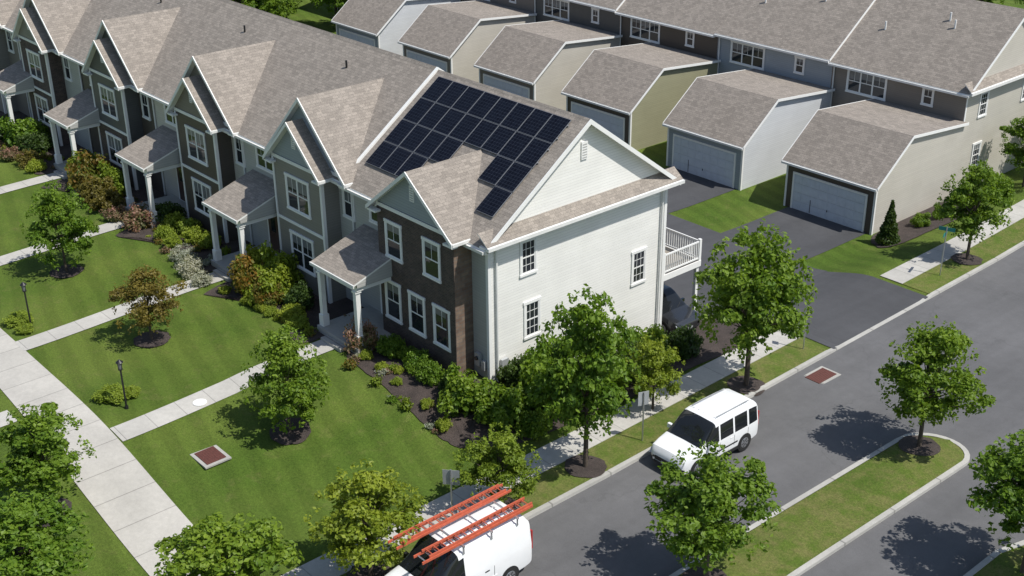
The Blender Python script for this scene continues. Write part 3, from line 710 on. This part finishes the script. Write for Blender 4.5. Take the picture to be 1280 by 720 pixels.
for (me,nm,x,y,s,h) in [
 (SG,'boxwood_shrub',-4.4,-1.7,.70,.98),(SG,'boxwood_shrub',-2.6,-1.7,.68,.95),(SG,'boxwood_shrub',-1.5,-1.9,.68,.95),(SG,'boxwood_shrub',-3.5,-1.5,.5,.7),(SD,'boxwood_shrub',-.5,-1.7,.5,.7),
 (SP,'flowering_shrub',-5.6,-2.3,.9,1.25),(SGL,'privet_shrub',.6,-1.9,1.15,1.4),(SGL,'privet_shrub',1.9,-1.0,1.15,1.4),
 (SGL,'privet_shrub',2.2,.7,1.35,2.1),(SGL,'privet_shrub',1.5,2.4,1.3,2.3),(SD,'yew_shrub',2.8,2.3,1.2,1.7),(SGL,'privet_shrub',2.2,4.2,1.3,2.0),(SD,'yew_shrub',2.5,6.0,1.2,1.6),(SGL,'privet_shrub',1.6,7.6,1.2,1.6),(SD,'yew_shrub',2.2,9.4,1.1,1.3),(SD,'yew_shrub',.9,.8,1.0,1.5),(SG,'privet_shrub',3.0,-.4,.8,1.0),
 (SY,'perennial_shrub',-4.9,-2.7,.36,.42),(SY,'perennial_shrub',-3.6,-2.8,.36,.4),(SY,'perennial_shrub',-2.3,-3.0,.3,.3),(SY,'perennial_shrub',-.4,-3.0,.35,.38),(SY,'perennial_shrub',.9,-3.2,.4,.5),(SY,'perennial_shrub',-3.0,-2.4,.3,.3),
 (SO,'burning_bush_shrub',-13.9,-2.9,1.2,1.5),(SY,'spirea_shrub',-14.9,-2.1,1.15,1.75),(SB,'spirea_shrub',-12.5,-2.5,1.2,1.5),(SB,'privet_shrub',-13.2,-1.8,1.1,1.9),(SO,'burning_bush_shrub',-12.1,-3.1,.8,1.0),(SD,'yew_shrub',-10.9,-2.0,.85,1.15),(SY,'spirea_shrub',-10.2,-2.9,.8,.65),(SY,'spirea_shrub',-9.3,-3.2,.65,.5),
 (SY,'perennial_shrub',-14.6,-3.9,.38,.4),(SY,'perennial_shrub',-12.9,-3.7,.42,.4),(SY,'perennial_shrub',-11.9,-3.6,.42,.4),(SY,'perennial_shrub',-11.2,-3.5,.4,.4),
 (SY,'spirea_shrub',-23.3,-1.9,.75,.9),(SY,'spirea_shrub',-22.1,-1.7,.75,.9),(SY,'spirea_shrub',-20.9,-2.0,.75,.9),(SY,'spirea_shrub',-19.9,-1.8,.68,.85),(SY,'spirea_shrub',-22.4,-3.0,.66,.75),(SY,'spirea_shrub',-21.2,-3.1,.6,.7),
 (SW,'silver_shrub',-17.6,-4.0,.85,.75),(SW,'silver_shrub',-18.7,-3.8,.75,.7),(SW,'silver_shrub',-16.2,-4.2,.65,.55),(SP,'flowering_shrub',-24.9,-3.2,1.1,1.1),(SD,'yew_shrub',-24.3,-1.9,1.1,1.2),
 (SO,'burning_bush_shrub',-32.0,-2.8,1.4,1.8),(SY,'spirea_shrub',-33.3,-2.4,1.3,1.8),(SR,'barberry_shrub',-29.6,-3.2,1.1,1.3),(SR,'barberry_shrub',-28.2,-3.3,1.0,1.0),(SP,'flowering_shrub',-26.6,-3.7,.8,.7),(SB,'privet_shrub',-30.6,-2.0,1.1,1.4),
 (SD,'yew_shrub',-40.2,-2.6,1.3,1.3),(SGL,'privet_shrub',-42.0,-2.5,1.5,1.6),(SR,'barberry_shrub',-38.2,-3.6,.9,.8),(SY,'spirea_shrub',-37.0,-3.8,.7,.7),(SD,'yew_shrub',-44,-3,1.4,1.5),(SP,'flowering_shrub',-40,-4.2,.8,.7),
 (SD,'yew_shrub',.5,36.0,1.0,1.4),(SGL,'privet_shrub',-.3,32.4,.6,.7),(SGL,'privet_shrub',-.2,34.2,.6,.7),(SGL,'privet_shrub',1.2,48,1.6,2.4),(SGL,'privet_shrub',.6,38.5,1.1,1.6),
 (SY,'spirea_shrub',-9.2,-12.2,.8,.45),(SY,'spirea_shrub',-8.9,-11.4,.5,.35),(SY,'spirea_shrub',-18.3,-12.2,.8,.45),(SY,'spirea_shrub',-17.2,-12.4,.5,.4),
 (SW,'silver_shrub',-19.6,-3.6,.6,.6)]:
    put(nm,me,x,y,s,h)
pm=[shrub_mesh(20,260,'leafB',.12,False),shrub_mesh(21,260,'leafW',.12,False),shrub_mesh(22,260,'leafA',.12,False),shrub_mesh(23,260,'leafP',.12,False),shrub_mesh(24,260,'leafO',.12,False),shrub_mesh(25,260,'leafY',.12,False)]
rd=random.Random(5)
for k in range(0,5):
    for i in range(24):
        x=-k*Wd+rd.uniform(-5.8,1.2);y=rd.uniform(-3.8,-1.3)
        s=rd.uniform(.14,.36);put('perennial_plant',rd.choice(pm),x,y,s,s*rd.uniform(.7,1.3))
def conifer(seed,H,R,n):
    rs=np.random.RandomState(seed);tr=MB();tr.cyl((0,0,-.1),(0,0,H*.9),.06,.01,'bark',6,False)
    z=rs.random(n)**1.3*H;a=rs.random(n)*6.283;r=R*(1-z/H)*(.6+.45*rs.random(n))*(1+.12*np.sin(z*9))
    c=np.stack([r*np.cos(a),r*np.sin(a),z+.1],1);qs=leaves(rs,(0,0,0),(.05,.05,.05),n,.07,up=.3)+c[:,None,:]
    return leafmesh('conifer_mesh',[qs],[rs.random(n)*.8],'leafC',tr)
CM=conifer(3,2.4,.62,5000);put('arborvitae_tree',CM,-.1,28.8,1)
rs=random.Random(9)
for i in range(16):
    put('background_tree',rs.choice(TA),rs.uniform(-76,-60),rs.uniform(24,37),rs.uniform(.9,1.3))
for i in range(24):
    put('background_tree',rs.choice(TA),rs.uniform(-100,-72),rs.uniform(14,60),rs.uniform(1.2,1.9))
for i in range(20):
    put('background_tree',rs.choice(TA),rs.uniform(-70,20),rs.uniform(58,85),rs.uniform(.9,1.4))
# ------------------------------------------------------------------ vehicles
def vehicle(name,loc,rot,L_,Wd_,Hh,kind,paint):
    e=empty(name,loc,rot)
    hw=Wd_/2
    f=lambda y:y*L_/4.42
    h=lambda z:z*Hh/1.85
    S=[(0,.70,.34,.55,.66),(.05,.84,.28,.62,.80),(.16,.93,.24,.70,.93),(.55,.98,.22,.84,1.02),(.98,1,.22,.94,1.10),(1.3,1,.22,.98,1.38),(1.62,1,.22,1.0,1.66),(1.86,1,.22,1.0,1.79),
       (2.02,1,.22,1.0,1.82),(2.10,1,.22,1.0,1.83),(2.85,1,.22,1.0,1.85),(2.94,1,.22,1.0,1.85),(3.68,1,.22,1.0,1.84),(3.78,1,.22,1.0,1.835),(4.12,.99,.24,1.0,1.81),(4.3,.97,.26,1.0,1.77),(4.38,.95,.3,1.0,1.68),(4.42,.90,.36,.98,1.5)]
    mb=MB();rings=[]
    for (y,w,zb,zl,zt) in S:
        W=hw*w;tl=(h(zt)-h(zl))
        top_in=.88 if zt>1.3 else .93
        half=[(0,h(zb)),(W*.88,h(zb)),(W*.985,h(zb)+.08),(W,h(zb)+.25),(W*1.0,h(zl)-.05),(W*.985,h(zl)+.02),(W*(top_in+.01),h(zl)+tl*.80),(W*(top_in-.05),h(zl)+tl*.94),(W*(top_in-.18),h(zt)-.005),(0,h(zt)+.012)]
        ring=[(x,f(y),z) for x,z in half]+[(-x,f(y),z) for x,z in half[-2:0:-1]]
        rings.append(ring)
    n=len(rings[0])
    base=len(mb.v)
    for r in rings: mb.v+=[V(p) for p in r]
    nh=9
    for i in range(len(rings)-1):
        y0,y1=S[i][0],S[i+1][0]
        for j in range(n):
            jj=(j+1)%n
            seg=j if j<nh else n-1-j
            m=paint
            if seg==5 and y0>=1.3 and y1<=4.3:
                pillar=(y0,y1) in [(2.02,2.10),(2.85,2.94),(3.68,3.78)] or y1-y0<.1
                if not pillar: m='carglass'
                if kind=='cargo' and y0>2.0: m=paint
            if seg in(6,7,8) and .98<=y0 and y1<=1.86: m='carglass'
            if seg in (0,1): m='black'
            if seg==2 and y0<.1: m='black'
            mb.f.append([base+i*n+j,base+i*n+jj,base+(i+1)*n+jj,base+(i+1)*n+j]);mb.m.append(m)
    mb.f.append([base+j for j in range(n)][::-1]);mb.m.append(paint)
    mb.f.append([base+(len(rings)-1)*n+j for j in range(n)]);mb.m.append(paint)
    def child(mb,nm,smooth=None):
        o=mb.build(nm,None,(0,0,0),smooth=smooth,recalc=smooth is not None);o.parent=e;return o
    child(mb,'body',math.radians(32))
    d=MB()
    for y in ((1.25,2.06,2.9,3.72) if kind!='cargo' else (1.25,2.06,3.0)):
        for s in (-1,1):
            d.box(min(s*hw,s*(hw+.004)),max(s*hw,s*(hw+.004)),f(y)-.008,f(y)+.008,h(.48),h(.94),'dark')
    for s in (-1,1):
        a,b_=sorted((s*(hw-.01),s*(hw+.025)))
        d.box(a,b_,f(1.2),f(3.15),h(.24),h(.36),'black')
        a,b_=sorted((s*(hw+.002),s*(hw+.012)));d.box(a,b_,f(1.3),f(3.1),h(.56),h(.62),'black' if kind!='cargo' else paint)
        for y in (1.9,2.75): d.box(a,b_,f(y)-.09,f(y)+.09,h(.86),h(.895),paint if kind!='cargo' else 'dark')
        a,b_=sorted((s*(hw+.02),s*(hw+.22)));d.box(a,b_,f(1.33),f(1.33)+.12,h(1.0),h(1.18),'black' if kind=='cargo' else paint)
        a,b_=sorted((s*(hw*.62),s*(hw*.90)));d.prism((a,f(.03),h(.58)),(b_,f(.07),h(.60)),(0,f(.13),h(.20)),(0,-.03,.02),'lamp')
        a,b_=sorted((s*hw*.78,s*hw*.92));d.box(a,b_,f(4.40),f(4.44),h(.75),h(1.35),'red')
    d.box(-hw*.55,hw*.55,f(-.02),f(.02),h(.46),h(.62),'black');d.box(-hw*.6,hw*.6,f(-.035),f(.0),h(.34),h(.42),'black')
    d.box(-.16,.16,f(-.045),f(-.02),h(.42),h(.52),'signback')
    d.box(-hw*.65,hw*.65,f(4.42),f(4.45),h(1.1),h(1.55),'carglass');d.box(-hw*.8,hw*.8,f(4.40),f(4.48),h(.34),h(.5),'black')
    for q in (-.55,-.28,0,.28,.55): d.box(q*hw-.02,q*hw+.02,f(2.1),f(4.0),h(1.85)-.0,h(1.85)+.018,paint)
    for s in (-1,1):
        if kind!='cargo': d.cyl((s*hw*.66,f(2.1),h(1.9)),(s*hw*.66,f(4.0),h(1.9)),.018,.018,'alu',8)
    for q in (-.3,.25): d.prism((q,f(.99),h(1.115)),(q+.35,f(1.15),h(1.25)),(.02,0,0),(0,0,.02),'black')
    child(d,'fittings')
    w=MB()
    for y in (.82,3.55):
        for s in (-1,1):
            c=V((s*(hw-.10),f(y),.325));ax=V((s,0,0))
            w.cyl(c+ax*.085,c+ax*.104,.395,.395,'black',24)
            w.cyl(c-ax*.12,c+ax*.115,.325,.325,'rubber',24);w.cyl(c+ax*.115,c+ax*.125,.215,.20,'rim',20)
            w.cyl(c+ax*.125,c+ax*.135,.06,.05,'rim',10)
            for q in range(6):
                t=q*math.pi/3;w.prism(c+ax*.1255,c+ax*.1255+V((0,math.cos(t)*.19,math.sin(t)*.19)),V((0,-math.sin(t),math.cos(t)))*.03,ax*.006,'black')
    child(w,'wheels');return e
vehicle('parked_minivan',(8.15,1.65,-1.53),0,4.4,1.82,1.85,'wagon','vanpaint')
ev=vehicle('cargo_van',(8.2,-11.2,-1.49),0,5.3,1.98,2.2,'cargo','vanpaint')
vehicle('parked_car',(.7,11.5,g(-1,11.5)+.03),math.radians(90),4.6,1.85,1.6,'wagon','darkpaint')
r=MB();zt=2.2
for y in (2.45,3.6,4.7):
    r.box(-.92,.92,y-.025,y+.025,zt+.16,zt+.21,'alu')
    for s in (-1,1): r.box(s*.86-.02,s*.86+.02,y-.03,y+.03,zt-.12,zt+.17,'alu')
o=r.build('roof_rack');o.parent=ev
def ladder(xc_,z,y0,y1,w):
    r=MB()
    for s in (-1,1): r.box(xc_+s*w/2-.02,xc_+s*w/2+.02,y0,y1,z,z+.085,'ladder')
    for y in frange(y0+.15,y1-.15,.3): r.cyl((xc_-w/2,y,z+.04),(xc_+w/2,y,z+.04),.02,.02,'ladder' if w<.42 else 'alu',6)
    o=r.build('ladder');o.parent=ev
ladder(-.58,zt+.215,.75,5.5,.44);ladder(-.58,zt+.305,.95,5.3,.38);ladder(.55,zt+.215,.9,5.45,.44);ladder(.55,zt+.305,1.2,5.45,.38)
# ------------------------------------------------------------------ street furniture
def lamppost(x,y):
    z=g(x,y);e=empty('garden_lamp_post',(x,y,z));mb=MB()
    mb.cyl((x,y,z-.1),(x,y,z+.12),.09,.07,'dark');mb.cyl((x,y,z+.1),(x,y,z+1.75),.04,.035,'dark')
    mb.cyl((x,y,z+1.75),(x,y,z+1.8),.09,.09,'dark');mb.cyl((x,y,z+2.08),(x,y,z+2.2),.15,.02,'dark')
    for a in range(4):
        t=a*math.pi/2+.4;mb.cyl((x+.08*math.cos(t),y+.08*math.sin(t),z+1.8),(x+.12*math.cos(t),y+.12*math.sin(t),z+2.08),.012,.012,'dark',5)
    mb.build('post',e);mb=MB();mb.cyl((x,y,z+1.8),(x,y,z+2.07),.07,.10,'blind',10);mb.build('lantern',e)
lamppost(-8.1,-12.0);lamppost(-17.6,-12.0)
def sign(name,x,y,h,plates,rot=0):
    z=g(x,y);e=empty(name,(x,y,z));mb=MB();mb.cyl((x,y,z-.1),(x,y,z+h),.03,.03,'alu',8);mb.build('post',e)
    mb=MB()
    for (w,hh,zz,a,mt) in plates:
        t=V((math.cos(a),math.sin(a),0));n=V((-math.sin(a),math.cos(a),0))
        p=V((x,y,z+zz))-t*w/2+n*.032;mb.prism(p,p+t*w,(0,0,hh),n*.012,mt)
    mb.build('plate',e)
sign('street_name_sign',4.9,25.8,2.7,[(.8,.2,2.45,.3,'teal'),(.8,.2,2.2,1.87,'teal')])
sign('traffic_sign',5.4,13.8,2.3,[(.3,.45,1.8,2.2,'signback')])
sign('traffic_sign',5.35,-6.3,2.2,[(.6,.6,1.55,.7,'signback')])
sign('traffic_sign',6.1,2.6,2.2,[(.45,.6,1.6,1.2,'signback')])
def grate(name,x,y,w,d,z,rot):
    e=empty(name,(x,y,z),rot);mb=MB()
    mb.box(-w/2-.14,w/2+.14,-d/2-.14,d/2+.14,-.05,.012,'kerb');o=mb.build('frame',None);o.parent=e
    mb=MB();n=int(w/.09)
    for i in range(n): mb.box(-w/2+i*w/n+.012,-w/2+(i+1)*w/n-.012,-d/2,d/2,.013,.04,'rust')
    mb.box(-w/2,w/2,-d/2,d/2,.0125,.022,'rust')
    o=mb.build('grate',None);o.parent=e
grate('storm_drain',7.32,12.5,.75,1.25,st(12.5)+.012,0)
grate('storm_drain',-3.3,-11.0,1.0,.8,g(-3.3,-11)+.05,0)
mb=MB();mb.cyl((-6.6,-9.6,g(-6.6,-9.6)+.02),(-6.6,-9.6,g(-6.6,-9.6)+.05),.28,.28,'trim',20);mb.build('manhole_cover')
# ------------------------------------------------------------------ light
el=math.radians(58);az=V((.93,.37,0)).normalized()
sd=V((az.x*math.cos(el),az.y*math.cos(el),math.sin(el)))
ld=bpy.data.lights.new('sun','SUN');ld.energy=5.0;ld.angle=math.radians(.5);ld.color=(1,.965,.90)
so=bpy.data.objects.new('sun',ld);so.rotation_euler=sd.to_track_quat('Z','Y').to_euler();sc.collection.objects.link(so)
w=bpy.data.worlds.new('World');sc.world=w;w.use_nodes=True;nt=w.node_tree
sky=nt.nodes.new('ShaderNodeTexSky');sky.sky_type='NISHITA';sky.sun_disc=False;sky.sun_elevation=el;sky.sun_rotation=math.atan2(az.x,az.y)
bg=nt.nodes['Background'];bg.inputs['Strength'].default_value=.12;nt.links.new(sky.outputs[0],bg.inputs[0])
# ------------------------------------------------------------------ camera
hd,p,r=.8562,.4450,-.0096
F=V((-math.sin(hd)*math.cos(p),math.cos(hd)*math.cos(p),-math.sin(p)));R=V((math.cos(hd),math.sin(hd),0));U=R.cross(F)
R2=R*math.cos(r)+U*math.sin(r);U2=-R*math.sin(r)+U*math.cos(r)
cd=bpy.data.cameras.new('camera');cd.sensor_width=36;cd.lens=1569.96/1280*36;cd.clip_end=3000
co=bpy.data.objects.new('camera',cd);sc.collection.objects.link(co)
mt=Matrix((R2,U2,-F)).transposed().to_4x4();mt.translation=V((34.3352,-28.5579,25.1466));co.matrix_world=mt
sc.camera=co
sc.view_settings.view_transform='Standard';sc.view_settings.look='None';sc.view_settings.exposure=0
